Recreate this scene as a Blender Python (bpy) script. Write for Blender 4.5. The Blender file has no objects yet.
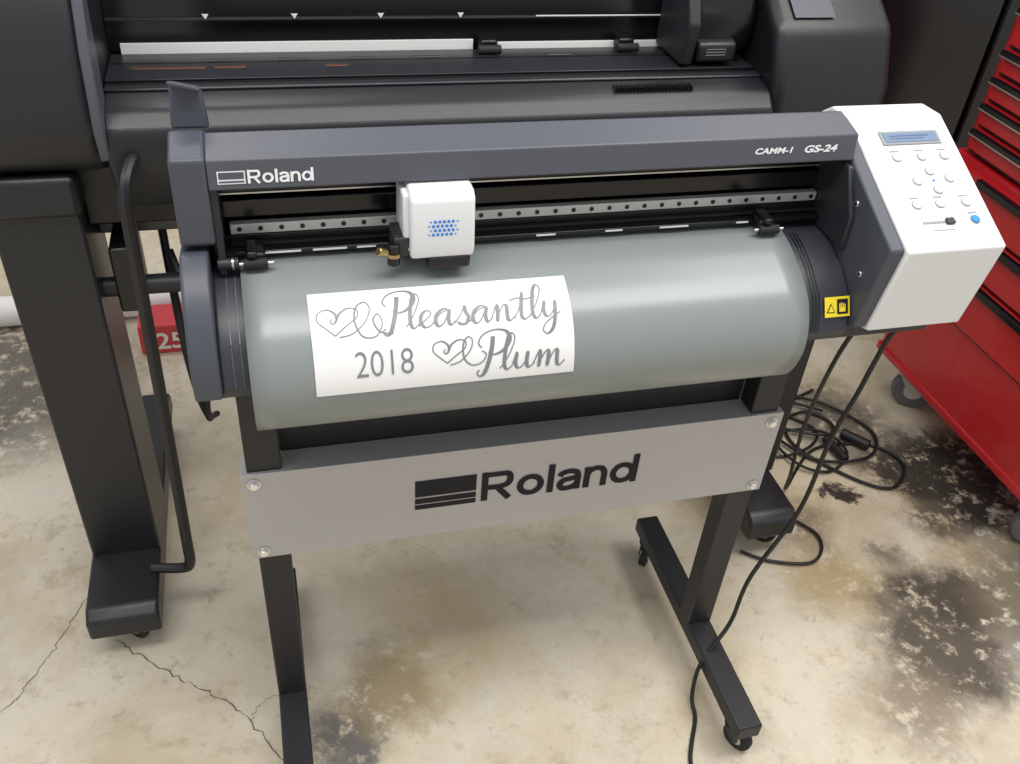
import bpy, bmesh, math, random
from mathutils import Vector, Matrix
random.seed(3)
S=bpy.context.scene
try: S.view_settings.view_transform='Standard'
except Exception: pass

# ---------------------------------------------------------------- materials
MATS={}
def mat(name,col,rough=.5,metal=0,coat=0,noise=0,nscale=40,bump=0,bscale=300,emit=0,spec=.5,crough=.08,stretch=None):
    if name in MATS: return MATS[name]
    m=bpy.data.materials.new(name); m.use_nodes=True
    nt=m.node_tree; b=nt.nodes['Principled BSDF']
    c=(*col,1)
    b.inputs['Base Color'].default_value=c
    b.inputs['Roughness'].default_value=rough
    b.inputs['Metallic'].default_value=metal
    b.inputs['Specular IOR Level'].default_value=spec
    if coat:
        b.inputs['Coat Weight'].default_value=coat; b.inputs['Coat Roughness'].default_value=crough
    tc=nt.nodes.new('ShaderNodeTexCoord')
    if noise:
        n=nt.nodes.new('ShaderNodeTexNoise'); n.inputs['Scale'].default_value=nscale; n.inputs['Detail'].default_value=6
        if stretch:
            mp=nt.nodes.new('ShaderNodeMapping'); mp.inputs['Scale'].default_value=stretch
            nt.links.new(tc.outputs['Object'],mp.inputs['Vector']); nt.links.new(mp.outputs[0],n.inputs['Vector'])
        else: nt.links.new(tc.outputs['Object'],n.inputs['Vector'])
        mx=nt.nodes.new('ShaderNodeMix'); mx.data_type='RGBA'
        mx.inputs[6].default_value=tuple(max(0,x*(1-noise)) for x in col)+(1,)
        mx.inputs[7].default_value=tuple(min(1,x*(1+noise)) for x in col)+(1,)
        nt.links.new(n.outputs['Fac'],mx.inputs[0]); nt.links.new(mx.outputs[2],b.inputs['Base Color'])
    if bump:
        n2=nt.nodes.new('ShaderNodeTexNoise'); n2.inputs['Scale'].default_value=bscale
        nt.links.new(tc.outputs['Object'],n2.inputs['Vector'])
        bp=nt.nodes.new('ShaderNodeBump'); bp.inputs['Strength'].default_value=bump; bp.inputs['Distance'].default_value=.001
        nt.links.new(n2.outputs['Fac'],bp.inputs['Height']); nt.links.new(bp.outputs['Normal'],b.inputs['Normal'])
    if emit:
        b.inputs['Emission Color'].default_value=c; b.inputs['Emission Strength'].default_value=emit
    MATS[name]=m; return m
COVER=mat('cover_grey_plastic',(.075,.080,.098),.38,bump=.12,bscale=900)
CAP=mat('endcap_grey_plastic',(.058,.064,.082),.42,bump=.12,bscale=900)
DARK=mat('dark_plastic',(.020,.022,.026),.45,bump=.1,bscale=700)
APRON=mat('apron_dark_plastic',(.030,.033,.042),.4,bump=.1,bscale=700)
BLACK=mat('black_plastic',(.005,.005,.006),.35)
BLACKG=mat('black_gloss',(.006,.006,.008),.18)
PRN=mat('printer_black_plastic',(.012,.013,.016),.36,bump=.25,bscale=600)
PRNP=mat('printer_platen',(.022,.024,.028),.28)
WHITE=mat('white_plastic',(.78,.79,.80),.35,bump=.04,bscale=900)
OFFW=mat('offwhite_panel',(.70,.72,.74),.4)
STEEL=mat('brushed_steel',(.62,.62,.62),.3,1,noise=.1)
RAIL=mat('rail_steel',(.58,.57,.55),.38,.4,noise=.1)
CHROME=mat('chrome',(.8,.8,.8),.12,1)
SILVER=mat('silver_paint',(.44,.435,.435),.40,.25,noise=.06,nscale=30,stretch=(1,1,6))
POWDER=mat('black_powdercoat',(.012,.012,.015),.45,bump=.15,bscale=800)
RUBBER=mat('rubber',(.012,.012,.013),.7)
WHEELG=mat('wheel_grey',(.12,.12,.12),.6)
CABLE=mat('cable_black',(.006,.006,.007),.5)
INK=mat('logo_black',(.014,.014,.018),.6,spec=.2)
WINK=mat('logo_white',(.8,.8,.82),.5)
BRASS=mat('brass',(.45,.33,.16),.35,1)
COPPER=mat('copper_strip',(.14,.065,.035),.45,.4)
BLUE=mat('blue_button',(.02,.22,.62),.4,emit=.12)
BLUED=mat('blue_dot',(.02,.20,.65),.4)
LCD=mat('lcd_glass',(.16,.22,.33),.15,noise=.15,nscale=300)
LCDT=mat('lcd_text_blue',(.05,.09,.22),.3)
YEL=mat('yellow_label',(.85,.68,.02),.45)
DEC=mat('decal_white_vinyl',(.80,.80,.79),.4)
LET=mat('letter_grey_vinyl',(.190,.205,.220),.45)
RED=mat('red_enamel',(.50,.012,.018),.3,coat=.3,noise=.06,nscale=5)
BTN=mat('button_white',(.82,.83,.84),.4)
GREYTXT=mat('label_grey',(.25,.26,.28),.5)
PAPER=mat('paper_white',(.8,.78,.75),.6)
REDBOX=mat('red_box_print',(.6,.05,.06),.5)
VINYL=mat('grey_vinyl_film',(.222,.248,.243),.36,coat=.35,crough=.22)

# ---------------------------------------------------------------- helpers
def group(name,loc=(0,0,0)):
    e=bpy.data.objects.new(name,None); e.location=loc; e.empty_display_size=.1
    S.collection.objects.link(e); return e
def fin(ob,par,m,bevel=0,smooth=False,seg=2):
    if ob.name not in S.collection.objects: S.collection.objects.link(ob)
    if par is not None:
        ob.parent=par; ob.matrix_parent_inverse=Matrix.Translation(-par.location)
    if m is not None:
        ob.data.materials.clear(); ob.data.materials.append(m)
    if bevel:
        b=ob.modifiers.new('bev','BEVEL'); b.width=bevel; b.segments=seg; b.limit_method='ANGLE'; b.angle_limit=math.radians(25)
    if smooth or bevel:
        for p in ob.data.polygons: p.use_smooth=True
        try: ob.data.set_sharp_from_angle(angle=math.radians(35))
        except Exception: pass
    return ob
def mesh(name,vs,fs,par,m,bevel=0,smooth=False,seg=2):
    me=bpy.data.meshes.new(name); me.from_pydata([tuple(v) for v in vs],[],fs)
    bm=bmesh.new(); bm.from_mesh(me); bmesh.ops.recalc_face_normals(bm,faces=bm.faces); bm.to_mesh(me); bm.free()
    return fin(bpy.data.objects.new(name,me),par,m,bevel,smooth,seg)
def box(name,x0,x1,y0,y1,z0,z1,par,m,bevel=.0015,seg=2):
    vs=[(x,y,z) for x in (x0,x1) for y in (y0,y1) for z in (z0,z1)]
    fs=[(0,1,3,2),(4,6,7,5),(0,4,5,1),(2,3,7,6),(0,2,6,4),(1,5,7,3)]
    return mesh(name,vs,fs,par,m,bevel,seg=seg)
def prof(name,pts,x0,x1,par,m,bevel=.002,seg=2):
    n=len(pts)
    vs=[(x0,y,z) for y,z in pts]+[(x1,y,z) for y,z in pts]
    fs=[tuple(range(n)),tuple(range(2*n-1,n-1,-1))]+[(i,(i+1)%n,n+(i+1)%n,n+i) for i in range(n)]
    return mesh(name,vs,fs,par,m,bevel,seg=seg)
def cyl(name,a,b,r,par,m,n=20,bevel=0,r2=None):
    a=Vector(a);b=Vector(b);d=(b-a);q=d.normalized().to_track_quat('Z','Y').to_matrix()
    r2=r if r2 is None else r2
    vs=[]
    for c,rr in ((a,r),(b,r2)):
        for i in range(n):
            t=2*math.pi*i/n; vs.append(c+q@Vector((rr*math.cos(t),rr*math.sin(t),0)))
    fs=[tuple(range(n)),tuple(range(n,2*n))]+[(i,(i+1)%n,n+(i+1)%n,n+i) for i in range(n)]
    return mesh(name,vs,fs,par,m,bevel,smooth=True)
def cr(pts,k=10):
    P=[Vector(p) for p in pts]; out=[]
    n=len(P)
    for i in range(n-1):
        p0=P[max(i-1,0)];p1=P[i];p2=P[i+1];p3=P[min(i+2,n-1)]
        for j in range(k):
            t=j/k
            out.append(.5*((2*p1)+(-p0+p2)*t+(2*p0-5*p1+4*p2-p3)*t*t+(-p0+3*p1-3*p2+p3)*t**3))
    out.append(P[-1]); return out
def tube(name,pts,r,par,m,smoothk=8):
    path=cr(pts,smoothk) if smoothk else [Vector(p) for p in pts]
    cu=bpy.data.curves.new(name,'CURVE'); cu.dimensions='3D'; sp=cu.splines.new('POLY'); sp.points.add(len(path)-1)
    for i,p in enumerate(path): sp.points[i].co=(*p,1)
    cu.bevel_depth=r; cu.bevel_resolution=3; cu.use_fill_caps=True
    tmp=bpy.data.objects.new('t',cu); S.collection.objects.link(tmp)
    dg=bpy.context.evaluated_depsgraph_get(); me=bpy.data.meshes.new_from_object(tmp.evaluated_get(dg))
    bpy.data.objects.remove(tmp); me.name=name
    return fin(bpy.data.objects.new(name,me),par,m,smooth=True)
def textmesh(s,size=1,bold=0):
    cu=bpy.data.curves.new('txt','FONT'); cu.body=s; cu.size=size; cu.offset=bold
    cu.resolution_u=6
    tmp=bpy.data.objects.new('t',cu); S.collection.objects.link(tmp)
    dg=bpy.context.evaluated_depsgraph_get(); dg.update()
    me=bpy.data.meshes.new_from_object(tmp.evaluated_get(dg)); bpy.data.objects.remove(tmp)
    xs=[v.co.x for v in me.vertices]; ys=[v.co.y for v in me.vertices]
    return me,min(xs),max(xs),min(ys),max(ys)
def text(name,s,W,H,O,U,V,par,m,bold=.01,shear=0):
    me,x0,x1,y0,y1=textmesh(s,1,bold)
    O=Vector(O);U=Vector(U).normalized();V=Vector(V).normalized()
    for v in me.vertices:
        a=(v.co.x-x0)/(x1-x0)*W; b=(v.co.y-y0)/(y1-y0)*H
        v.co=O+U*(a+shear*b)+V*b
    me.name=name
    return fin(bpy.data.objects.new(name,me),par,m)
def wordmark(name,W,H,O,U,V,par,m,wt=.165):
    """geometric extended lettering built from flat strokes, each layered a hair above the last"""
    el=lambda cx,cy,rx,ry:[(cx+rx*math.cos(t*math.pi/16),cy+ry*math.sin(t*math.pi/16)) for t in range(33)]
    h=wt/2
    L=[]
    L.append(([ [(h,0),(h,1)], ['c',(h,1-h),(.55,1-h),(.76,.88),(.82,.71),(.76,.54),(.55,.46),(h,.46)], [(.44,.46),(.82,0)] ],.93))
    L.append(([ el(.40,.375,.40-h,.375-h*.9) ],.80))
    L.append(([ [(h,0),(h,1)] ],wt))
    L.append(([ ['c',(.07,.53),(.13,.62),(.28,.675),(.45,.67),(.58,.60),(.62,.46),(.62,.25),(.62,0)], ['c',(.62,.43),(.42,.41),(.18,.36),(h,.22),(.17,.09),(.33,.070),(.50,.11),(.62,.24)] ],.70))
    L.append(([ [(h,0),(h,.74)], ['c',(h,.42),(.16,.58),(.33,.67),(.50,.65),(.60,.53),(.62,.40),(.62,.2),(.62,0)] ],.70))
    L.append(([ el(.39,.375,.39-h,.375-h*.9), [(.75,0),(.75,1)] ],.83))
    tot=sum(w for _,w in L)+.10*5; sx=W/tot
    O=Vector(O);U=Vector(U).normalized();V=Vector(V).normalized(); Nw=U.cross(V).normalized()
    vs=[];fs=[];x=0;k=0
    for st,w in L:
        for s in st:
            k+=1
            if s[0]=='c': P=[Vector((a,b)) for a,b,_ in cr([(a,b,0) for a,b in s[1:]],6)]
            else: P=[Vector(q) for q in s]
            base=len(vs);n=len(P)
            closed=(P[0]-P[-1]).length<1e-4
            for i in range(n):
                if closed: t=(P[(i+1)%(n-1)]-P[(i-1)%(n-1)]).normalized()
                else: t=(P[min(i+1,n-1)]-P[max(i-1,0)]).normalized()
                nn=Vector((-t.y,t.x))*h*(.85+.15*abs(t.y))
                for sg in (1,-1):
                    q=P[i]+nn*sg; vs.append(O+U*(x+q.x)*sx+V*q.y*H+Nw*(.00012*(k%3)))
            for i in range(n-1): fs.append((base+2*i,base+2*i+1,base+2*i+3,base+2*i+2))
        x+=w+.10
    me=bpy.data.meshes.new(name); me.from_pydata([tuple(v) for v in vs],[],fs)
    return fin(bpy.data.objects.new(name,me),par,m)
def quad(name,O,U,V,par,m):
    O=Vector(O);U=Vector(U);V=Vector(V)
    return mesh(name,[O,O+U,O+U+V,O+V],[(0,1,2,3)],par,m)
def caster(par,x,y,r,tag,ztop,ang=0):
    w=r*.55
    c,s=math.cos(ang),math.sin(ang)
    ax=Vector((c,s,0)); fo=Vector((-s,c,0))
    big=r>=.03
    C=Vector((x,y,r))+fo*(-r*.35)
    cyl('caster_wheel_'+tag,C-ax*w/2,C+ax*w/2,r,par,WHEELG if big else RUBBER,24,bevel=r*.12)
    cyl('caster_hub_'+tag,C-ax*(w/2+.002),C+ax*(w/2+.002),r*.45,par,STEEL,16)
    for k in (-1,1):
        P=C+ax*k*(w/2+.004); T=Vector((x,y,r*1.95))+ax*k*(w/2+.004)
        a=fo*r*.35
        vs=[P-a*.6+Vector((0,0,-r*.2)),P+a*.6+Vector((0,0,-r*.2)),T+a*1.6,T-a*1.6]
        o=ax*.0015
        mesh('caster_fork_'+tag,[v-o for v in vs]+[v+o for v in vs],[(0,1,2,3),(4,5,6,7),(0,1,5,4),(1,2,6,5),(2,3,7,6),(3,0,4,7)],par,STEEL if big else DARK)
    cyl('caster_top_'+tag,(x,y,r*1.9),(x,y,r*2.05),r*.75,par,STEEL if big else DARK,20)
    cyl('caster_stem_'+tag,(x,y,r*2.0),(x,y,ztop),r*.28,par,STEEL,12)

# ---------------------------------------------------------------- floor
def floor_mat():
    m=bpy.data.materials.new('stained_concrete'); m.use_nodes=True; nt=m.node_tree; N=nt.nodes; L=nt.links
    b=N['Principled BSDF']; tc=N.new('ShaderNodeTexCoord')
    def noise(scale,det=8,rough=.6,dist=0,off=0):
        n=N.new('ShaderNodeTexNoise'); n.inputs['Scale'].default_value=scale; n.inputs['Detail'].default_value=det
        n.inputs['Roughness'].default_value=rough; n.inputs['Distortion'].default_value=dist
        if off:
            mp=N.new('ShaderNodeMapping'); mp.inputs['Location'].default_value=(off,off*.7,off*.3); L.new(tc.outputs['Object'],mp.inputs[0]); L.new(mp.outputs[0],n.inputs['Vector'])
        else: L.new(tc.outputs['Object'],n.inputs['Vector'])
        return n
    def ramp(src,a,b_,):
        r=N.new('ShaderNodeMapRange'); r.interpolation_type='SMOOTHSTEP'
        r.inputs['From Min'].default_value=a; r.inputs['From Max'].default_value=b_; L.new(src,r.inputs['Value']); return r.outputs[0]
    def mix(f,A,B,mul=1):
        x=N.new('ShaderNodeMix'); x.data_type='RGBA'
        if mul!=1:
            mm=N.new('ShaderNodeMath'); mm.operation='MULTIPLY'; mm.inputs[1].default_value=mul; L.new(f,mm.inputs[0]); f=mm.outputs[0]
        L.new(f,x.inputs[0])
        for i,v in ((6,A),(7,B)):
            if isinstance(v,tuple): x.inputs[i].default_value=v
            else: L.new(v,x.inputs[i])
        return x.outputs[2]
    n1=noise(3.0,12,.68,.2); n2=noise(6,12,.75,.3,3); n3=noise(90,8,.75); n4=noise(1.7,10,.7,.4,7); n5=noise(14,10,.75,.2,11); n6=noise(35,8,.7,0,5)
    c=mix(ramp(n1.outputs[0],.36,.62),(.52,.44,.31,1),(.66,.60,.48,1))
    c=mix(ramp(n4.outputs[0],.50,.66),c,(.52,.41,.21,1),.55)
    c=mix(ramp(n2.outputs[0],.54,.66),c,(.60,.58,.53,1),.45)
    c=mix(ramp(n5.outputs[0],.53,.66),c,(.34,.27,.16,1),.5)
    c=mix(ramp(n6.outputs[0],.56,.70),c,(.28,.23,.15,1),.45)
    c=mix(ramp(n3.outputs[0],.56,.70),c,(.22,.19,.13,1),.4)
    dn=noise(11,10,.75); sub=N.new('ShaderNodeVectorMath'); sub.operation='SUBTRACT'; L.new(dn.outputs['Color'],sub.inputs[0]); sub.inputs[1].default_value=(.5,.5,.5)
    sc=N.new('ShaderNodeVectorMath'); sc.operation='SCALE'; L.new(sub.outputs[0],sc.inputs[0]); sc.inputs['Scale'].default_value=.17
    ad=N.new('ShaderNodeVectorMath'); ad.operation='ADD'; L.new(tc.outputs['Object'],ad.inputs[0]); L.new(sc.outputs[0],ad.inputs[1])
    stains_and_patches=[(-.25,-.050,.060,.03,(.13,.12,.11,1),1),(-.177,.018,.075,.04,(.31,.24,.13,1),.85),(.796,.284,.028,.006,(.03,.025,.02,1),1),
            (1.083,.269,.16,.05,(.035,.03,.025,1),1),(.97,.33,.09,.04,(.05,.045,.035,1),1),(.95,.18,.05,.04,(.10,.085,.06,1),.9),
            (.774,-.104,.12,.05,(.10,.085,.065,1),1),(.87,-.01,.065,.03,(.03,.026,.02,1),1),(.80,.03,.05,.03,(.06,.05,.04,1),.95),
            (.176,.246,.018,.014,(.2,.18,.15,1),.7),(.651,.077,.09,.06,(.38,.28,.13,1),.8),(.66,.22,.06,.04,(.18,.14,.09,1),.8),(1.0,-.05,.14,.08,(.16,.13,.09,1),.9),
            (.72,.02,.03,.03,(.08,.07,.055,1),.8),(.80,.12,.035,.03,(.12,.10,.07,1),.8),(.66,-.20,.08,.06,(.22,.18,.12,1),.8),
            (-.9,.2,.16,.1,(.42,.38,.30,1),.5),(.12,.10,.14,.12,(.70,.65,.53,1),.6),(-.9,.95,.28,.12,(.06,.055,.05,1),.85),(.9,.5,.12,.08,(.10,.085,.07,1),.9),(-.06,.12,.10,.08,(.50,.39,.20,1),.6)]  # stains, plus a broad darker patch of floor at back left
    for x,y,r,soft,col,st in stains_and_patches:
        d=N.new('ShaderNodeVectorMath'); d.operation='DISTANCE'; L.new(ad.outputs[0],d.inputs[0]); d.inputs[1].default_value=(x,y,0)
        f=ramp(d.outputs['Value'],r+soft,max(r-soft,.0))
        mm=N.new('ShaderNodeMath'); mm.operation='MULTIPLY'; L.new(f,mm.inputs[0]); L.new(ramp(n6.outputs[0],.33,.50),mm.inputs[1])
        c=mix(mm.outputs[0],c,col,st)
    L.new(c,b.inputs['Base Color'])
    rr=N.new('ShaderNodeMapRange'); L.new(n2.outputs[0],rr.inputs['Value']); rr.inputs['To Min'].default_value=.30; rr.inputs['To Max'].default_value=.65
    L.new(rr.outputs[0],b.inputs['Roughness'])
    bp=N.new('ShaderNodeBump'); bp.inputs['Strength'].default_value=.3; bp.inputs['Distance'].default_value=.002
    L.new(n3.outputs[0],bp.inputs['Height']); L.new(bp.outputs[0],b.inputs['Normal'])
    return m
fl=mesh('floor',[(-3,-2.5,0),(3.5,-2.5,0),(3.5,2.6,0),(-3,2.6,0)],[(0,1,2,3)],None,floor_mat())
CRK=mat('crack_dark',(.16,.13,.095),.9)
def crack(name,pts,w):
    pts=cr([(a,b,0) for a,b in pts],10); vs=[];fs=[]
    for i,p in enumerate(pts):
        p=p+Vector((random.uniform(-.004,.004),random.uniform(-.004,.004),0))
        t=(pts[min(i+1,len(pts)-1)]-pts[max(i-1,0)]).normalized(); nrm=Vector((-t.y,t.x,0))
        ww=w*random.uniform(.25,1)
        vs+=[p+nrm*ww+Vector((0,0,.0006)),p-nrm*ww+Vector((0,0,.0006))]
    for i in range(len(pts)-1): fs.append((2*i,2*i+1,2*i+3,2*i+2))
    mesh(name,vs,fs,fl,CRK)
crack('crack_1',[(-.60,.19),(-.56,.15),(-.499,.093),(-.44,.05),(-.395,0),(-.347,-.077),(-.30,-.14)],.0014)
crack('crack_2',[(-.62,.35),(-.66,.27),(-.687,.208),(-.72,.14),(-.757,.084),(-.85,.0)],.0011)
crack('crack_3',[(-.395,0),(-.37,.03),(-.33,.04)],.0007)
WALL=mat('wall_paint',(.42,.42,.42),.8,noise=.08,nscale=3)
box('wall_back',-3,3.5,2.6,2.7,0,2.8,None,WALL,0)

# ================================================================ vinyl cutter
cut=group('vinyl_cutter',(0,0,.7))
XL=-.376
prof('top_cover',[(.0305,.9317),(-.012,.9225),(-.0157,.8932),(.06,.8932),(.09,.905)],-.3430,.3445,cut,COVER,.0018,3)
prof('left_end_cap',[(.034,.9335),(-.014,.9245),(-.0195,.838),(-.005,.832),(.09,.832),(.095,.905)],XL,-.3432,cut,CAP,.0035,3)
prof('left_side_cover',[(.10,.705),(.10,.775),(.01,.825),(-.026,.833),(-.050,.824),(-.075,.803),(-.096,.770),(-.1045,.738),(-.104,.712),(-.06,.705)],-.3785,-.3515,cut,CAP,.0035,3)
prof('left_inner_rail',[(-.010,.892),(-.014,.80),(.06,.80),(.06,.892)],-.3435,-.336,cut,DARK,.001)
box('rear_panel',-.343,.3445,.060,.085,.735,.90,cut,BLACK)
box('upper_beam',-.336,.344,.036,.06,.862,.885,cut,BLACKG)
box('beam_line',-.336,.344,.0345,.036,.8640,.8655,cut,STEEL,0)
box('beam_line_2',-.336,.344,.0345,.036,.879,.880,cut,STEEL,0)
box('mid_beam',-.336,.344,.030,.06,.840,.860,cut,BLACKG)
box('guide_rail',-.3300,.3371,.0215,.0300,.8258,.8372,cut,RAIL,.0008)
for i in range(32):
    x=-.321+i*.0210
    cyl('rail_hole_%d'%i,(x,.0219,.8315),(x,.0208,.8315),.0026,cut,BLACK,12)  # flat black discs paint the dark of the rail's holes
box('lower_beam',-.34,.35,.022,.06,.798,.8250,cut,BLACK)
box('belt',-.33,.345,.0165,.0215,.8155,.8180,cut,DARK,0)
box('pinch_bar',-.34,.35,.005,.016,.8085,.8145,cut,BLACKG,.002)
for i,(a,b) in enumerate(((-.312,-.262),(-.25,-.215),(-.205,-.185),(-.01,.012),(.07,.09),(.135,.17),(.23,.245))):
    box('bar_mark_%d'%i,a,b,.0035,.0048,.8116,.8132,cut,WINK,0)
for i,x in enumerate((-.308,.262)):
    box('pinch_arm_%d'%i,x-.010,x+.010,-.010,.012,.808,.820,cut,BLACK,.003)
    box('pinch_lever_%d'%i,x-.008,x+.002,-.018,.010,.819,.826,cut,BLACK,.002)
    cyl('pinch_roller_%d'%i,(x-.012,-.014,.8115),(x+.012,-.014,.8115),.0055,cut,RUBBER,20)
    cyl('pinch_axle_%d'%i,(x-.018,-.014,.8115),(x+.018,-.014,.8115),.0022,cut,STEEL,12)
cyl('left_knob',(-.345,-.012,.812),(-.324,-.012,.812),.006,cut,DARK,16,bevel=.001)
cyl('left_knob_ring',(-.331,-.012,.812),(-.329,-.012,.812),.0066,cut,STEEL,16)
AP=[(.06,.799),(-.007,.7985),(-.030,.793),(-.058,.780),(-.082,.762),(-.095,.742),(-.100,.720),(-.095,.708),(.06,.708)]
prof('front_apron',AP,-.3518,.3445,cut,APRON,.003,3)
def ribs(x,w,h,name,m):
    pts=[(-.004,.7990),(-.030,.7935),(-.058,.7805),(-.082,.7625),(-.0955,.742),(-.1003,.722)]
    vs=[];fs=[]
    for y,z in pts:
        n=Vector((0,-.5,.86))*h
        vs+=[(x-w,y+n.y,z+n.z),(x+w,y+n.y,z+n.z)]
    for i in range(len(pts)-1): fs.append((2*i,2*i+1,2*i+3,2*i+2))
    mesh(name,vs,fs,cut,m)
for i,x in enumerate((.2965,.3005,.3045,-.3385,-.3300)): ribs(x,.0006,.0010,'apron_rib_%d'%i,COVER if x<0 else BLACK)
box('base',-.370,.47,-.085,.10,.698,.722,cut,DARK,.004)
U=Vector((1,0,0)); V=Vector((0,.012,.0205)).normalized(); Nn=U.cross(V)
Nn=Nn if Nn.y<0 else -Nn
O=Vector((.3100,-.0968,.7400))+Nn*.0016
quad('warning_label',O,U*.032,V*.023,cut,YEL)
O2=O+Nn*.0006
quad('warning_black',O2+U*.0155+V*.003,U*.014,V*.017,cut,INK)
mesh('warning_triangle',[O2+U*.002+V*.005,O2+U*.013+V*.005,O2+U*.0075+V*.016],[(0,1,2)],cut,INK)
mesh('warning_triangle_in',[O2+Nn*.0004+U*.0037+V*.006,O2+Nn*.0004+U*.0113+V*.006,O2+Nn*.0004+U*.0075+V*.0138],[(0,1,2)],cut,YEL)
for k in range(4):
    quad('warning_finger_%d'%k,O2+Nn*.0004+U*(.018+k*.0022)+V*.010,U*.0014,V*(.006-.0008*abs(k-1)),cut,YEL)
quad('warning_palm',O2+Nn*.0004+U*.018+V*.0055,U*.008,V*.005,cut,YEL)
HP=[(.0392,.9200),(-.1301,.8402),(-.1115,.7261),(-.095,.7215),(.09,.7215),(.095,.905),(.075,.9190)]
prof('control_housing',HP,.3615,.4850,cut,WHITE,.003,4)
HS=[(.034,.9165),(-.1245,.8392),(-.107,.729),(-.093,.7240),(.088,.7240),(.092,.903)]
prof('housing_side_plate',HS,.3446,.3620,cut,CAP,.003,2)
prof('housing_inner_box',[(-.02,.888),(-.05,.84),(-.05,.80),(.06,.80),(.06,.888)],.338,.346,cut,DARK,.002)
for i,(y,z) in enumerate(((-.020,.873),(-.045,.855),(-.088,.79),(-.06,.745))):
    cyl('side_screw_%d'%i,(.3450,y,z),(.3425,y,z),.0042,cut,STEEL,14,bevel=.001)
    cyl('side_screw_hole_%d'%i,(.3426,y,z),(.3421,y,z),.0018,cut,BLACK,6)
PO=Vector((.3615,.0392,.9200)); PU=Vector((1,0,0)); PV=Vector((0,-.1693,-.0798)).normalized(); PN=Vector((0,-.0798,.1693)).normalized()
PW,PL=.1235,.1872
def pp(u,v,h=0): return PO+PU*u*PW+PV*v*PL+PN*h
def pbox(name,u0,u1,v0,v1,h0,h1,m,bev=.0006):
    vs=[pp(u,v,h) for u in (u0,u1) for v in (v0,v1) for h in (h0,h1)]
    fs=[(0,1,3,2),(4,6,7,5),(0,4,5,1),(2,3,7,6),(0,2,6,4),(1,5,7,3)]
    return mesh(name,vs,fs,cut,m,bev)
pbox('panel_overlay',.06,.95,.05,.92,-.001,.0006,OFFW,.0003)
pbox('lcd_bezel',.22,.84,.13,.235,0,.0022,GREYTXT)
pbox('lcd_screen',.25,.81,.148,.218,.001,.0028,LCD,.0002)
pbox('lcd_text',.31,.72,.170,.176,.0029,.0031,LCDT,0)
pbox('lcd_text_2',.31,.66,.190,.195,.0029,.0031,LCDT,0)
def button(name,u,v,r,m,h=.0028,lab=True):
    cyl(name+'_ring',pp(u,v,0),pp(u,v,.0012),r*1.25,cut,GREYTXT,20)
    cyl(name,pp(u,v,0),pp(u,v,h),r,cut,m,20,bevel=.0006)
    if lab: pbox(name+'_label',u-.045,u+.045,v-.055,v-.043,.0006,.0009,GREYTXT,0)
bs=[(.30,.33),(.56,.33),(.80,.33),(.57,.44,0),(.40,.51,0),(.74,.50,0),(.57,.58,0),(.28,.68),(.52,.68),(.79,.68)]
for i,t in enumerate(bs): button('button_%d'%i,t[0],t[1],.0049,BTN,lab=len(t)==2)
cyl('dpad_dot',pp(.57,.51,0),pp(.57,.51,.0012),.0018,cut,BLUED,12)
button('button_enter',.80,.805,.0049,BLUE)
pbox('slider_slot',.26,.60,.80,.818,0,.0012,GREYTXT,.0002)
pbox('slider_knob',.49,.57,.790,.830,.001,.004,DARK,.0005)
for i in range(7): pbox('slider_tick_%d'%i,.27+i*.05,.276+i*.05,.765,.785,.0006,.0009,GREYTXT,0)
pbox('panel_caption',.33,.55,.86,.868,.0006,.0009,GREYTXT,0)
Vc=Vector((0,.0037,.0293)).normalized(); Nc=Vector((0,-.0293,.0037)).normalized()
def onhood(x,k): return Vector((x,-.0157,.8932))+Vc*k+Nc*.0006
quad('hood_logo_frame',onhood(-.334,.0065),Vector((.0255,0,0)),Vc*.0125,cut,WINK)
quad('hood_logo_inner',onhood(-.3328,.0113)+Nc*.0003,Vector((.0231,0,0)),Vc*.0066,cut,COVER)
quad('hood_logo_gap',onhood(-.3328,.0078)+Nc*.0003,Vector((.0231,0,0)),Vc*.0018,cut,COVER)
wordmark('hood_text',.0610,.0132,onhood(-.3065,.0065),(1,0,0),Vc,cut,WINK,.19)
text('hood_model_text','CAMM-1',.044,.0068,onhood(.220,.0120),(1,0,0),Vc,cut,WINK,.035,.25)
text('hood_model_text_2','GS-24',.040,.0082,onhood(.279,.0115),(1,0,0),Vc,cut,WINK,.035,.25)
mesh('load_lever',[(-.374,.055,.925),(-.338,.055,.925),(-.342,.062,.962),(-.371,.064,.968),(-.374,.067,.925),(-.338,.067,.925),(-.342,.072,.962),(-.371,.074,.968)],
     [(0,1,2,3),(7,6,5,4),(0,4,5,1),(1,5,6,2),(2,6,7,3),(3,7,4,0)],cut,CAP,.003)
mesh('load_lever_tip',[(-.371,.064,.966),(-.342,.062,.960),(-.342,.045,.965),(-.371,.047,.972),(-.371,.064,.970),(-.342,.062,.964),(-.342,.045,.969),(-.371,.047,.976)],
     [(0,1,2,3),(7,6,5,4),(0,4,5,1),(1,5,6,2),(2,6,7,3),(3,7,4,0)],cut,CAP,.001)
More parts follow.
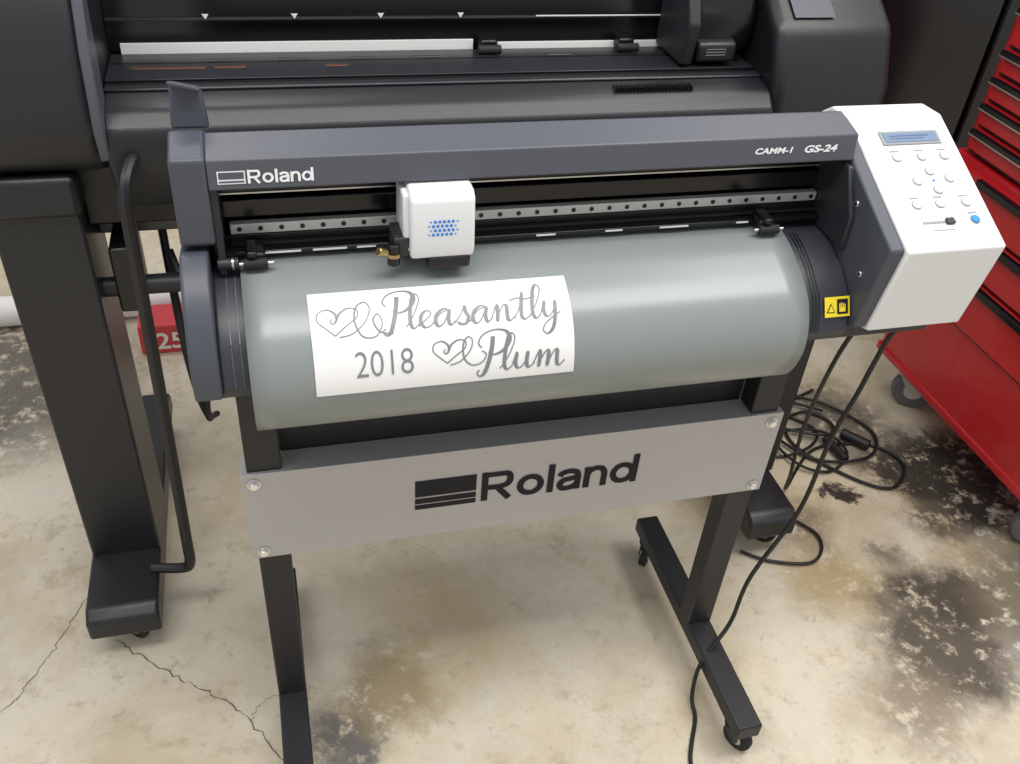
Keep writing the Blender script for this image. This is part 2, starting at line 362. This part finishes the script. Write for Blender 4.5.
# carriage
prof('carriage_shell',[(.018,.891),(-.030,.891),(-.040,.885),(-.046,.832),(-.042,.820),(.012,.820)],-.156,-.0905,cut,WHITE,.004,4)
box('carriage_base',-.138,-.094,-.044,.016,.808,.822,cut,BLACK,.003)
prof('carriage_bracket',[(.016,.886),(-.030,.886),(-.036,.826),(.016,.822)],-.162,-.155,cut,OFFW,.002)
for r in range(4):
    for c in range(7):
        x=-.138+c*.0045+(.002 if r%2 else 0); z=.8485+r*.0045
        y=-.046+(z-.832)/.053*.006
        cyl('led_dot_%d_%d'%(r,c),(x,y+.001,z),(x,y-.0006,z),.0016 if 0<c<6 else .0009,cut,BLUED,8)
cyl('blade_holder',(-.172,-.034,.812),(-.172,-.034,.836),.0065,cut,BLACK,20,bevel=.001)
cyl('blade_holder_ring',(-.172,-.034,.822),(-.172,-.034,.826),.0078,cut,BRASS,20)
cyl('holder_screw',(-.180,-.038,.828),(-.189,-.043,.833),.0045,cut,BRASS,16,bevel=.001)
box('holder_block',-.172,-.156,-.036,.0,.820,.842,cut,DARK,.002)
box('left_mount',-.36,-.30,-.05,.07,.684,.699,cut,POWDER,.002)
box('right_mount',.30,.36,-.05,.07,.684,.699,cut,POWDER,.002)

# ================================================================ vinyl film with decal
vin=group('vinyl_sheet',(0,0,.8))
VP=[(.045,.8025),(.015,.8030),(-.007,.8030),(-.027,.7985),(-.047,.7905),(-.068,.7805),(-.088,.7665),(-.101,.749),(-.109,.729),(-.1115,.709),(-.108,.688),(-.099,.6675),(-.085,.652),(-.066,.643),(-.045,.641),(-.025,.648)]
vp=cr([(0,a,b) for a,b in VP],8)
arc=[0]
for i in range(1,len(vp)): arc.append(arc[-1]+(vp[i]-vp[i-1]).length)
def at(s):
    s=max(0,min(s,arc[-1]-1e-6))
    for i in range(1,len(vp)):
        if arc[i]>=s:
            t=(s-arc[i-1])/(arc[i]-arc[i-1]); p=vp[i-1].lerp(vp[i],t)
            a=(vp[i]-vp[i-1]).normalized()
            b=(vp[min(i+1,len(vp)-1)]-vp[i]).normalized() if i<len(vp)-1 else a
            T=a.lerp(b,t).normalized(); return p,Vector((0,T.z,-T.y))
vs=[];fs=[];NX=24
for i,p in enumerate(vp):
    for j in range(NX+1):
        x=-.324+.610*j/NX
        vs.append((x,p.y,p.z))
for i in range(len(vp)-1):
    for j in range(NX): a=i*(NX+1)+j; fs.append((a,a+1,a+NX+2,a+NX+1))
o=mesh('film',vs,fs,vin,VINYL,smooth=True)
sm=o.modifiers.new('sol','SOLIDIFY'); sm.thickness=.0006; sm.offset=-1
s0=None
for i,p in enumerate(vp):
    if p.y<-.0445: s0=arc[i]; break
s1=[arc[i] for i,p in enumerate(vp) if p.z<.7140][0]
DX0,DX1=-.262,.008; DW=DX1-DX0; DH=s1-s0
def dmap(u,v,h):
    p,n=at(s0+v)
    if n.y>0: n=-n
    return Vector((DX0+u,p.y,p.z))+n*h
vs=[];fs=[];A,B=12,30
for i in range(B+1):
    for j in range(A+1): vs.append(dmap(DW*j/A,DH*i/B,.0010))
for i in range(B):
    for j in range(A): a=i*(A+1)+j; fs.append((a,a+1,a+A+2,a+A+1))
mesh('decal_sheet',vs,fs,vin,DEC,smooth=True)
SC=[0]
def stroke(name,pts,thin=.0012,thick=.0036,k=10):
    P=cr([(a,b,0) for a,b in pts],k)
    Q=[P[0]]
    for q in P[1:]:
        if (q-Q[-1]).length>1e-5: Q.append(q)
    P=Q; n=len(P); ws=[]
    for i in range(n):
        t=(P[min(i+1,n-1)]-P[max(i-1,0)]).normalized()
        ws.append((thin+(thick-thin)*max(0,t.y)**1.2)/2)
    ws=[sum(ws[max(0,i-3):i+4])/len(ws[max(0,i-3):i+4]) for i in range(n)]
    vs=[];fs=[]; SC[0]+=1; h0=.0013+.00010*(SC[0]%3)
    for i in range(n):
        t=(P[min(i+1,n-1)]-P[max(i-1,0)]).normalized(); nn=Vector((-t.y,t.x,0))
        for sg in (1,-1):
            q=P[i]+nn*ws[i]*sg; vs.append(dmap(q.x,q.y,h0+i*6e-7))
    for i in range(n-1): fs.append((2*i,2*i+1,2*i+3,2*i+2))
    mesh(name,vs,fs,vin,LET)
G={'e':([(0,.1),(.25,.45),(.44,.8),(.3,1.02),(.12,.82),(.07,.4),(.2,.03),(.4,.05),(.55,.3)],.52),
'l':([(0,.1),(.25,.8),(.44,1.75),(.34,2.15),(.2,1.9),(.13,1.0),(.15,.3),(.27,0),(.45,.25)],.43),
'a':([(0,.2),(.25,.75),(.5,.97),(.35,1.04),(.13,.75),(.08,.3),(.2,.0),(.4,.25),(.57,.95),(.54,.4),(.62,.03),(.8,.25)],.76),
's':([(0,.1),(.25,.7),(.35,1.12),(.40,.75),(.5,.4),(.4,.03),(.2,.0),(.12,.15),(.3,.02),(.62,.2)],.58),
'n':([(0,.2),(.12,.8),(.2,1.0),(.22,.5),(.22,.02),(.28,.5),(.42,.95),(.54,.93),(.57,.5),(.6,.1),(.7,0),(.88,.25)],.84),
't':([(0,.1),(.2,.8),(.3,1.7),(.26,.8),(.27,.2),(.4,0),(.58,.2)],.54),
'y':([(0,.2),(.1,.8),(.15,1.0),(.12,.5),(.2,.1),(.36,.1),(.5,.5),(.55,1.0),(.55,.2),(.48,-.6),(.28,-.95),(.1,-.7),(.25,-.25),(.75,.3)],.75),
'u':([(0,.3),(.12,1.0),(.11,.4),(.2,.05),(.35,.1),(.48,.5),(.52,1.0),(.51,.4),(.6,.02),(.8,.25)],.76),
'm':([(0,.2),(.12,.8),(.2,1.0),(.22,.5),(.22,.02),(.28,.5),(.42,.93),(.51,.93),(.53,.5),(.53,.02),(.6,.5),(.73,.93),(.83,.93),(.85,.4),(.9,.05),(1.0,0),(1.15,.3)],1.1)}
def word(s,x0,base,sx,sy,tag):
    x=x0
    for i,ch in enumerate(s):
        if ch=='P':
            st_=[(.40,2.05),(.38,1.4),(.31,.6),(.20,-.1),(.05,-.28),(-.06,-.05),(.02,.12)]
            bw=[(.02,1.45),(-.1,1.75),(.05,2.2),(.45,2.42),(.85,2.3),(1.0,1.85),(.85,1.3),(.55,1.02),(.3,1.1),(.34,1.3)]
            for k,g in enumerate((st_,bw)):
                stroke('letter_%s_%d_%d'%(tag,i,k),[(x+a*sx+b*sy*.12,base-b*sy) for a,b in g],.0014,.0046)
            x+=.74*sx; continue
        g,w=G[ch]
        stroke('letter_%s_%d'%(tag,i),[(x+a*sx+b*sy*.12,base-b*sy) for a,b in g],.0013,.0040)
        if ch=='t': stroke('letter_%s_%d_bar'%(tag,i),[(x+a*sx,base-b*sy) for a,b in ((-.1,1.2),(.2,1.35),(.5,1.25),(.9,1.4))],.0015,.0015)
        x+=w*sx
    return x
word('Pleasantly',.27*DW,.430*DH,.0290,.0175,'a')
word('Plum',.615*DW,.90*DH,.0300,.0178,'b')
def heart(cx,cy,w,h,tag):
    L=[(.02,.50),(-.25,.22),(-.5,-.08),(-.50,-.38),(-.28,-.5),(-.06,-.32),(.0,-.08),(-.07,.06),(-.16,-.02),(-.12,-.14)]
    R=[(.02,.50),(.25,.2),(.52,-.12),(.5,-.42),(.26,-.5),(.06,-.32),(.0,-.08)]
    for t,g in (('l',L),('r',R)): stroke('heart_%s_%s'%(tag,t),[(cx+a*w-.15*b*w,cy+b*h) for a,b in g],.0013,.0024)
heart(.095*DW,.31*DH,.038,.028,'a')
stroke('swash_a',[(.10*DW,.455*DH),(.15*DW,.43*DH),(.20*DW,.33*DH),(.222*DW,.20*DH),(.205*DW,.13*DH),(.172*DW,.18*DH),(.162*DW,.32*DH),(.185*DW,.46*DH),(.235*DW,.47*DH),(.262*DW,.36*DH),(.25*DW,.26*DH),(.230*DW,.32*DH),(.25*DW,.43*DH),(.30*DW,.46*DH)],.0012,.0018)
heart(.500*DW,.675*DH,.032,.023,'b')
stroke('swash_b',[(.505*DW,.80*DH),(.545*DW,.77*DH),(.585*DW,.67*DH),(.594*DW,.58*DH),(.577*DW,.55*DH),(.558*DW,.62*DH),(.560*DW,.75*DH),(.59*DW,.82*DH),(.628*DW,.80*DH),(.645*DW,.73*DH),(.63*DW,.69*DH)],.0012,.0018)
me,x0,x1,y0,y1=textmesh('2018',1,-.012)
bmx=bmesh.new(); bmx.from_mesh(me); bmesh.ops.subdivide_edges(bmx,edges=[e for e in bmx.edges if e.calc_length()>.15],cuts=2); bmx.to_mesh(me); bmx.free()
for v in me.vertices:
    a=(v.co.x-x0)/(x1-x0)*.058; b=(1-(v.co.y-y0)/(y1-y0))*.0260
    v.co=dmap(.150*DW+a,.60*DH+b,.0017)
fin(bpy.data.objects.new('year_text',me),vin,LET)

# ================================================================ stand
st=group('machine_stand',(0,0,0))
YL0,YL1=-.0225,.012
for i,x in enumerate((-.3258,.3258)):
    box('leg_%d'%i,x-.020,x+.020,YL0,YL1,.080,.688,st,POWDER,.002)
    box('foot_%d'%i,x-.020,x+.020,-.2162,.2182,.056,.085,st,POWDER,.003)
    caster(st,x,-.185,.024,'f%d'%i,.058,.5)
    caster(st,x,.190,.024,'r%d'%i,.058,-.7)
box('crossbar',-.306,.306,.012,.035,.515,.650,st,POWDER,.002)
prof('sign_panel',[(-.0270,.3906),(-.0270,.5351),(.010,.5351),(.010,.5331),(-.0245,.5331),(-.0245,.3906)],-.3530,.3530,st,SILVER,.0006)
for i,(x,z) in enumerate(((-.339,.5200),(.338,.5200),(-.338,.4030),(.338,.4030))):
    cyl('bolt_washer_%d'%i,(x,-.027,z),(x,-.0285,z),.0085,st,STEEL,20)
    cyl('bolt_head_%d'%i,(x,-.0285,z),(x,-.0335,z),.0058,st,CHROME,6,bevel=.001)
yy=-.0277
quad('sign_logo_top',(-.147,yy,.4635),(.079,0,0),(0,0,.0280),st,INK)
quad('sign_logo_low',(-.147,yy,.4415),(.079,0,0),(0,0,.0190),st,INK)
quad('sign_logo_line',(-.147,yy-.0003,.4505),(.079,0,0),(0,0,.0012),st,SILVER)
wordmark('sign_text',.214,.0500,(-.061,yy,.4420),(1,0,0),(0,0,1),st,INK,.19)

# ================================================================ large printer behind
pr=group('wide_format_printer',(0,.4,0))
prof('left_body',[(.31,.765),(.272,.79),(.258,.84),(.275,.93),(.32,1.03),(.40,1.10),(.75,1.10),(.75,.765)],-.85,-.470,pr,PRN,.02,5)
prof('left_body_trim',[(.300,.80),(.262,.80),(.252,.84),(.268,.93),(.315,1.035),(.40,1.105),(.41,1.09),(.33,1.02)],-.478,-.466,pr,COVER,.002)
prof('right_body',[(.30,.775),(.268,.80),(.272,.86),(.305,.935),(.36,.972),(.75,1.02),(.75,.775)],.405,.588,pr,PRN,.015,5)
prof('platen_body',[(.30,.72),(.270,.76),(.258,.80),(.262,.835),(.282,.855),(.31,.862),(.438,.866),(.438,.72)],-.470,.405,pr,PRN,.006,4)
box('platen_top',-.468,.403,.345,.437,.8655,.8675,pr,PRNP,.0005)
box('platen_groove',-.468,.403,.335,.345,.863,.8650,pr,BLACK,0)
box('platen_groove_2',-.468,.403,.400,.404,.8672,.8678,pr,BLACK,0)
box('platen_lip',-.468,.403,.318,.333,.8625,.8665,pr,PRNP,.002)
LITE=mat('slot_strip_white',(.85,.85,.84),.5)
box('white_slot_strip',-.455,.012,.4405,.4440,.864,.8795,pr,LITE,0)  # plain white strip filling the slot below the rail cover
box('white_slot_strip_2',.048,.395,.4405,.4440,.864,.8750,pr,LITE,0)
prof('rail_cover',[(.4435,.879),(.446,.905),(.470,1.06),(.60,1.08),(.60,.84),(.446,.84)],-.470,.405,pr,BLACKG,.001)
box('rail_strip',-.468,.403,.4385,.4465,.9085,.911,pr,DARK,.0005)
for i,x in enumerate((-.345,-.232,-.118,-.008)):
    mesh('tick_mark_%d'%i,[(x-.0045,.4375,.9175),(x+.0045,.4375,.9175),(x,.4375,.9105)],[(0,1,2)],pr,WINK)
box('rail_mark',.10,.29,.4365,.4375,.912,.9135,pr,WINK,0)
for i,x in enumerate((.030,.235)):
    box('pinch_%d'%i,x-.012,x+.012,.42,.445,.867,.885,pr,BLACK,.003)
    cyl('pinch_wheel_%d'%i,(x-.016,.415,.874),(x+.016,.415,.874),.006,pr,RUBBER,16)
for i,x in enumerate((-.42,-.33,-.24,-.15,-.06,.13)):
    cyl('grit_roller_%d'%i,(x-.018,.41,.8660),(x+.018,.41,.8660),.003,pr,DARK,12)
for i,(a,b) in enumerate(((-.44,-.35),(-.34,-.30),(-.20,-.17))):
    box('grit_strip_%d'%i,a,b,.380,.387,.867,.8682,pr,COPPER,.0005)
for i in range(22):
    x=.175+i*.0052; box('vent_slot_%d'%i,x,x+.0025,.288,.302,.857,.8632,pr,BLACK,0)
prof('head_cover',[(.36,.885),(.352,.93),(.37,1.0),(.40,1.03),(.46,1.03),(.46,.885)],.305,.395,pr,BLACKG,.008,4)
prof('head_lower',[(.345,.875),(.345,.90),(.37,.91),(.44,.91),(.44,.872)],.312,.372,pr,PRN,.005,3)
prof('head_side',[(.345,.872),(.335,.93),(.36,.98),(.44,.98),(.44,.872)],.288,.306,pr,DARK,.003)
for k in range(3): quad('head_label_%d'%k,(.325,.3445,.893-.004*k),(.03,0,0),(0,0,.0012),pr,GREYTXT)
a=Vector((.437,.3185,.9455)); d=Vector((0,.055,.037))
quad('printer_lcd_bezel',a+Vector((-.004,-.004,.0000)),(.062,0,0),d*1.0,pr,CAP)
quad('printer_lcd',a+Vector((0,0,.002)),(.053,0,0),d*.8,pr,mat('lcd_light',(.60,.66,.72),.3,emit=.25))
for i,x in enumerate((-.572,.560)):
    box('leg_%d'%i,x-.053,x+.053,.285,.42,.09,.775,pr,PRN,.004)
    prof('foot_%d'%i,[(.155,.050),(.155,.088),(.175,.102),(.70,.102),(.72,.085),(.72,.050)],x-.055,x+.053-(.012 if i else 0),pr,PRN,.006,3)
    caster(pr,x,.20,.024,'f%d'%i,.056,.9)
    caster(pr,x,.67,.024,'r%d'%i,.056,.4)
box('leg_cap',-.63,-.515,.275,.45,.72,.775,pr,PRN,.008)
box('beam_upper',-.52,.51,.38,.43,.64,.68,pr,mat('beam_grey',(.10,.105,.115),.35,.5),.003)
cyl('roll_shaft',(-.56,.33,.585),(.55,.33,.585),.014,pr,DARK,20)
box('shaft_holder',-.50,-.47,.30,.40,.56,.66,pr,BLACK,.004)
box('underbody',-.52,.39,.32,.70,.685,.77,pr,BLACK,.004)
tube('take_up_bar',[(-.425,.34,.790),(-.437,.28,.803),(-.447,.240,.798),(-.453,.222,.775),(-.455,.22,.72),(-.460,.22,.45),(-.466,.22,.18),(-.468,.222,.130),(-.480,.227,.110),(-.53,.24,.106)],.0085,pr,POWDER,6)
tube('hanging_cable',[(-.43,.36,.62),(-.41,.31,.56),(-.40,.29,.48),(-.41,.3,.37),(-.40,.33,.34)],.005,pr,CABLE,6)
tube('hanging_cable_2',[(-.44,.40,.64),(-.43,.33,.50),(-.42,.31,.40),(-.41,.32,.34)],.006,pr,CABLE,6)

# ================================================================ background things
rl=group('media_roll',(-.9,1.15,.03))
cyl('roll_body',(-1.7,1.15,.035),(-.47,1.15,.035),.035,rl,PAPER,28)
cyl('roll_core',(-1.72,1.15,.035),(-.45,1.15,.035),.022,rl,STEEL,20)
cb=group('cardboard_carton',(-.4,1.0,0))
box('carton_body',-.60,.05,.98,1.07,.0,.075,cb,REDBOX,.003)
text('carton_text','25',.06,.045,(-.565,.9785,.012),(1,0,0),(0,0,1),cb,PAPER,.02)
box('carton_band',-.38,-.20,.978,1.072,-.0,.077,cb,PAPER,.001)
cab=group('storage_cabinet',(1.3,1.3,.7))
box('cabinet_body',.55,2.3,1.05,1.6,.0,1.6,cab,BLACK,.01)
for i in range(4): box('cabinet_door_%d'%i,.56+i*.435,.98+i*.435,1.035,1.05,.05,1.58,cab,BLACKG,.004)
for i in range(4): cyl('cabinet_handle_%d'%i,(.93+i*.435,1.02,.8),(.93+i*.435,1.02,.95),.006,cab,DARK,12)

# ================================================================ tool chest
tcst=group('tool_chest',(1.3,.3,.5))
X=1.045
box('lower_cabinet',X,1.55,-.0,.61,.110,.60,tcst,RED,.008,3)
box('upper_chest',X+.01,1.53,.01,.60,.605,1.18,tcst,RED,.008,3)
box('base_rail',X-.004,1.555,-.005,.615,.105,.125,tcst,RED,.004)
z=.61
for i,h in enumerate([.05,.05,.05,.05,.075,.075,.075,.11]):
    box('drawer_up_%d'%i,X-.004,X+.012,.03,.575,z+.004,z+h-.004,tcst,RED,.002)
    box('pull_up_%d'%i,X-.014,X-.003,.03,.575,z+h-.017,z+h-.005,tcst,BLACKG,.002)
    box('pull_trim_up_%d'%i,X-.0155,X-.0135,.03,.575,z+h-.0165,z+h-.014,tcst,STEEL,0)
    box('gap_up_%d'%i,X+.005,X+.011,.025,.58,z-.003,z+.005,tcst,BLACK,0)
    z+=h
z=.30
for i,h in enumerate((.11,.09,.09)):
    box('drawer_low_%d'%i,X-.012,X+.002,.03,.575,z+.004,z+h-.004,tcst,RED,.002)
    box('pull_low_%d'%i,X-.024,X-.011,.03,.50,z+h-.020,z+h-.005,tcst,BLACKG,.002)
    box('gap_low_%d'%i,X-.004,X-.001,.025,.58,z-.003,z+.005,tcst,BLACK,0)
    z+=h
caster(tcst,1.09,.53,.047,'a',.108,1.0)
caster(tcst,1.080,.095,.047,'b',.108,1.2)
caster(tcst,1.50,.53,.047,'c',.108,.3)
caster(tcst,1.50,.05,.047,'d',.108,.3)

# ================================================================ cables
cg=group('power_cable',(0,0,0))
tube('cable_hanging',[(.47,-.06,.7225),(.463,-.04,.66),(.462,-.03,.60),(.455,-.03,.554),(.440,-.03,.476),(.432,-.03,.336),(.375,-.045,.215),(.355,-.060,.13),(.325,-.075,.0905),(.300,-.09,.06),(.290,-.11,.015),(.285,-.14,.004),(.262,-.18,.004),(.248,-.21,.004),(.235,-.27,.004),(.20,-.40,.004)],.0034,cg,CABLE,8)
cg2=group('power_cable',(0,0,0))
tube('cable_loop',[(.46,-.02,.722),(.455,.02,.62),(.47,.06,.50),(.53,.14,.33),(.62,.24,.12),(.68,.31,.01),(.80,.41,.006),(.93,.40,.006),(.97,.33,.006),(.90,.27,.006),(.82,.33,.006),(.76,.44,.006),(.80,.55,.006),(.90,.60,.006)],.0034,cg2,CABLE,8)
tube('cable_loop_2',[(.66,.75,.20),(.70,.66,.05),(.74,.58,.006),(.83,.48,.006),(.80,.42,.012),(.72,.40,.006),(.64,.42,.006),(.60,.36,.006),(.62,.27,.006),(.68,.18,.006),(.64,.12,.006),(.56,.135,.006),(.51,.17,.006)],.0030,cg2,CABLE,8)
tube('cable_loop_3',[(.58,.80,.006),(.66,.64,.006),(.74,.50,.010),(.84,.44,.014),(.88,.48,.008),(.84,.53,.006),(.76,.50,.006),(.72,.44,.010),(.74,.36,.012),(.80,.34,.006),(.86,.38,.012),(.85,.45,.010),(.78,.47,.012),(.70,.45,.008),(.66,.38,.006)],.0032,cg2,CABLE,8)
tube('cable_loop_4',[(.50,.85,.30),(.60,.80,.12),(.70,.72,.02),(.80,.62,.006),(.90,.54,.010),(.96,.44,.006),(.90,.36,.012),(.78,.38,.008),(.72,.50,.012),(.78,.58,.008),(.88,.52,.012)],.0034,cg2,CABLE,8)
cyl('cable_plug',(.88,.44,.014),(.92,.39,.014),.012,cg2,CABLE,16,bevel=.003)
cyl('cable_plug_2',(.835,.43,.014),(.845,.36,.014),.010,cg2,CABLE,16,bevel=.003)

# ================================================================ light
def area(name,loc,rot,sx,sy,e,col=(1,1,1)):
    l=bpy.data.lights.new(name,'AREA'); l.shape='RECTANGLE'; l.size=sx; l.size_y=sy; l.energy=e; l.color=col
    o=bpy.data.objects.new(name,l); o.location=loc; o.rotation_euler=rot; S.collection.objects.link(o)
area('ceiling_light',(.1,-.5,2.7),(0,0,0),3.4,.6,58,(1,.98,.94))
area('ceiling_light',(1.3,.5,2.7),(0,0,0),.6,2.0,20,(1,.98,.94))
area('ceiling_light',(-.9,1.4,2.6),(0,0,0),1.3,.3,14,(1,.98,.94))
w=bpy.data.worlds.new('World'); S.world=w; w.use_nodes=True
w.node_tree.nodes['Background'].inputs[0].default_value=(.97,.97,1,1); w.node_tree.nodes['Background'].inputs[1].default_value=.68

# ================================================================ camera
cd=bpy.data.cameras.new('camera'); cam=bpy.data.objects.new('camera',cd); S.collection.objects.link(cam)
cd.sensor_fit='HORIZONTAL'; cd.sensor_width=36; cd.lens=36*928.07/1020; cd.clip_start=.02
R=Matrix.Rotation(-.3009,3,'Z')@Matrix.Rotation(.9072,3,'X')@Matrix.Rotation(.0874,3,'Z')
cam.matrix_world=Matrix.Translation((-.2904,-.8499,1.3094))@R.to_4x4()
S.camera=cam
